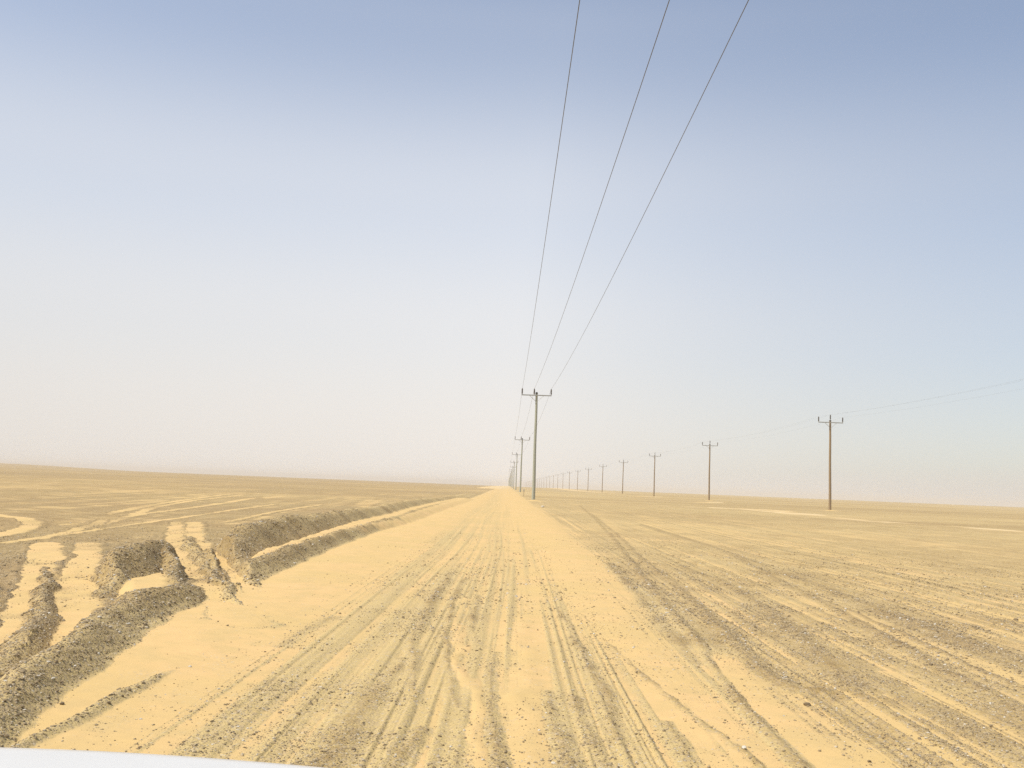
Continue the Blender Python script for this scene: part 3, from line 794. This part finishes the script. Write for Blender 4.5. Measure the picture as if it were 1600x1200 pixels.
ROW1 = [(X1, 0.0 if i == 0 else 100.0 * i) for i in range(0, 21)]
ROW1[0] = (X1 - .06, -1.0)
ROW2 = [(X2, 120.0 + 71.8 * i) for i in range(-1, 29)]
tops1, tops2 = [], []
rnd = random.Random(4)
protos = {}
far_me = {'grey': far_pole_mesh('grey'), 'wood': far_pole_mesh('wood')}
far_me['grey'].materials.append(M_GREY); far_me['wood'].materials.append(M_WOOD)
for kind, row, tops in (('grey', ROW1, tops1), ('wood', ROW2, tops2)):
    for i, (x, y) in enumerate(row):
        z = pole_z(x, y)
        near = y < 760
        if near:
            if kind not in protos:
                o = make_pole(kind)
                if i or kind != 'grey': protos[kind] = o
            else:
                o = copy_tree(protos[kind])
        else:
            o = bpy.data.objects.new('utility_pole', far_me[kind]); COL.objects.link(o)
        o.location = (x, y, z)
        lean = (rnd.uniform(-.004, .004), rnd.uniform(-.006, .006))
        if kind == 'grey' and i == 1: lean = (0, -.006)
        o.rotation_euler = (lean[0], lean[1], rnd.uniform(-.03, .03))
        if kind == 'grey':
            if i == 0: lab = 'grey utility pole standing right beside the camera, out of frame overhead'
            elif i <= 6: lab = f'{ORD[i-1]} grey utility pole in the row along the right road edge'
            else: lab = 'tiny hazy utility pole far down the row along the road edge'
        else:
            if i == 0: lab = 'brown timber pole just outside the right edge, carrying the second line'
            elif i <= 12: lab = f'{ORD[i-1]} brown timber pole of the second row, out on the right desert'
            else: lab = 'tiny hazy pole near the far end of the second row on the right'
        tag(o, lab, 'utility pole', 'grey poles along the road' if kind == 'grey' else 'timber poles across the right desert')
        xs_ = INS_X if kind == 'grey' else INS_X2
        if kind == 'grey' and i == 0:         # a wider arm with its middle insulator on the other side
            xs_ = (-1.60, .20, 1.62)
            own = sorted((c for c in o.children if c.name.startswith('insulator')), key=lambda c: c.location.x)
            for c, v in zip(own, xs_): c.location.x = v
            for c in o.children:
                if c.name.startswith('crossarm'): c.scale.x = 1.10
        yb = P_GREY[1]
        tops.append([Vector((x + xs_[k] + lean[1] * 11.2, y + (yb if (kind == 'grey' or k != 1) else 0), z + (ARM_Z + .008 if (kind == 'grey' or k != 1) else POLE_H + .077) + INS_H + .02)) for k in range(3)])

def wire(tops, k, sag, rad, n_max):
    mb = MB()
    pts = []
    tops = tops[:n_max]
    for a, b in zip(tops[:-1], tops[1:]):
        n = 28 if a[k].y < 300 else 8
        for i in range(n):
            t = i / n
            p = a[k].lerp(b[k], t)
            p.z -= 4 * sag * t * (1 - t)
            pts.append(p)
    pts.append(tops[-1][k])
    return mb.tube(pts, [rad] * len(pts), 6).mesh('overhead_wire')
for k, w_ in enumerate(('leftmost of the three', 'middle one of the three', 'rightmost of the three')):
    tag(link('overhead_wire', wire(tops1, k, .75, .0088, 14), M_WIRE), f'thin dark wire overhead, {w_} above the road edge poles', 'power line', 'wires of the line beside the road')
for k, w_ in enumerate(('left one', 'middle one', 'right one')):
    tag(link('overhead_wire', wire(tops2, k, .55, .0026, 14), M_WIRE), f'faint thin wire on the timber poles at right, {w_} of three on the crossarms', 'power line', 'wires of the line across the desert')

# marker posts
def post(px, py, y_m, h, label):
    d = fw + rt * ((px - 800) / F_PX) - up * ((py - 600) / F_PX)
    x = d.x / d.y * y_m
    z = pole_z(x, y_m)
    root = empty('marker_post', (x, y_m, z))
    link('post', MB().box((0, 0, h / 2 - .15), (.06, .05, h + .3)).mesh('post', False), M_WOOD, root)
    link('post_head', MB().box((0, -.045, h - .12), (.16, .02, .22)).mesh('post_head', False), M_STEEL, root)
    tag(root, label, 'marker post')
post(818.5, 770, 140, 0.95, 'short thin post in the gravel right of the nearest grey poles')
post(766, 757, 560, 2.1, 'tiny post on the horizon just left of the far end of the road')

# ------------------------------------------------------------------ the white car the picture was taken from
M_PAINT = plain_mat('white_paint', (0.64, 0.64, 0.625), (0.53, 0.53, 0.505), 5.0, 0.32)
M_PAINT.node_tree.nodes['Principled BSDF'].inputs['Coat Weight'].default_value = 0.4
M_BLACK = plain_mat('black_plastic', (0.02, 0.02, 0.02), (0.035, 0.035, 0.035), 30, 0.55)
M_TYRE = plain_mat('tyre_rubber', (0.03, 0.029, 0.027), (0.10, 0.085, 0.06), 9, 0.9)
M_RIM = plain_mat('wheel_rim', (0.45, 0.45, 0.45), (0.6, 0.6, 0.6), 8, 0.4, 0.7)
M_GLASS = plain_mat('headlight_glass', (0.55, 0.57, 0.58), (0.7, 0.72, 0.74), 12, 0.1, 0.2)

def grid_mesh(name, fn, nu, nv, thick=0.0):
    vs = [fn(i / nu, j / nv) for i in range(nu + 1) for j in range(nv + 1)]
    fs = [(i * (nv + 1) + j, (i + 1) * (nv + 1) + j, (i + 1) * (nv + 1) + j + 1, i * (nv + 1) + j + 1) for i in range(nu) for j in range(nv)]
    me = bpy.data.meshes.new(name); me.from_pydata(vs, [], fs); me.update()
    me.polygons.foreach_set('use_smooth', [True] * len(me.polygons))
    return me
car = empty('car', (-0.45, 0, 0))
car.rotation_euler = (0, R(2.15), 0)
tag(car, 'white car bonnet edge showing at the bottom left corner', 'car')
YF, ZF, HW = 1.72, 1.003, 0.86
def bonnet(u, v):
    x = (u * 2 - 1) * 0.70
    s = v
    y = 0.55 + (YF - 0.55) * s - 0.06 * (x / .7) ** 2 * s
    z = ZF + .075 * (1 - s) - .012 * s * s - .022 * (abs(x) / .7) ** 2.5
    e = max(0, (s - .93) / .07)
    y += 0.0
    z -= .05 * e ** 2.2
    return (x, y, z)
o = link('bonnet', grid_mesh('bonnet', bonnet, 30, 44), M_PAINT, car)
md = o.modifiers.new('thickness', 'SOLIDIFY'); md.thickness = .012; md.offset = -1
def wing(side):
    def f(u, v):
        y = 0.35 + (YF - .07 - .35) * v
        top = ZF + .062 * (1 - v) - .036
        t = u
        if t < .4: x = .708 + .13 * (t / .4); z = top - .012 * (t / .4) ** 2
        else:
            q = (t - .4) / .6; x = .838 + .03 * math.sin(q * 2.4); 
            z = top - .012 - .42 * q
            arch = .40 ** 2 - (y - .98) ** 2
            if arch > 0: z = max(z, .36 + math.sqrt(arch))
        e = max(0, (v - .85) / .15)
        return (side * (x - .05 * e * e), y, z)
    return f
for s in (-1, 1):
    o = link('wing', grid_mesh('wing', wing(s), 24, 40), M_PAINT, car)
    md = o.modifiers.new('thickness', 'SOLIDIFY'); md.thickness = .01; md.offset = 0
    hl = MB().box((s * .62, YF - .10, ZF - .17), (.28, .10, .15)).mesh('headlight', False)
    h_ = link('headlight', hl, M_GLASS, car)
    b_ = h_.modifiers.new('bevel', 'BEVEL'); b_.width = .035; b_.segments = 4
    wh = empty('wheel', (s * .74, .98, 0.36)); wh.parent = car
    pr = [(.20, -.11), (.30, -.115), (.345, -.09), (.36, -.05), (.36, .05), (.345, .09), (.30, .115), (.20, .11)]
    ty = link('tyre', MB().lathe(pr, n=40).mesh('tyre'), M_TYRE, wh); ty.rotation_euler = (0, R(90), 0)
    ri = link('rim', MB().lathe([(.05, -.06), (.19, -.09), (.205, -.08), (.205, .08), (.19, .09), (.05, .06)], n=32).mesh('rim'), M_RIM, wh); ri.rotation_euler = (0, R(90), 0)
gr = MB()
gr.box((0, YF - .10, ZF - .17), (.92, .04, .16))
for q in range(4): gr.box((0, YF - .072, ZF - .225 + .037 * q), (.90, .03, .014))
link('grille', gr.mesh('grille', False), M_BLACK, car)
bp = link('bumper', MB().box((0, YF - .09, .56), (1.66, .22, .30)).mesh('bumper', False), M_PAINT, car)
b_ = bp.modifiers.new('bevel', 'BEVEL'); b_.width = .06; b_.segments = 4
link('cowl', MB().box((0, .50, ZF + .05), (1.36, .10, .03)).mesh('cowl', False), M_BLACK, car)

# ------------------------------------------------------------------ dusty air
hz = MB().box((0, 0, -12), (13000, 13000, 52)).mesh('haze', False)
mt = bpy.data.materials.new('dusty_air'); mt.use_nodes = True
t = mt.node_tree; t.nodes.clear()
pv = t.nodes.new('ShaderNodeVolumePrincipled')
pv.inputs['Color'].default_value = (0.83, 0.79, 0.73, 1)
pv.inputs['Density'].default_value = 0.0004
pv.inputs['Anisotropy'].default_value = 0.0
ou = t.nodes.new('ShaderNodeOutputMaterial')
t.links.new(pv.outputs[0], ou.inputs['Volume'])
tag(link('haze', hz, mt), kind='stuff')
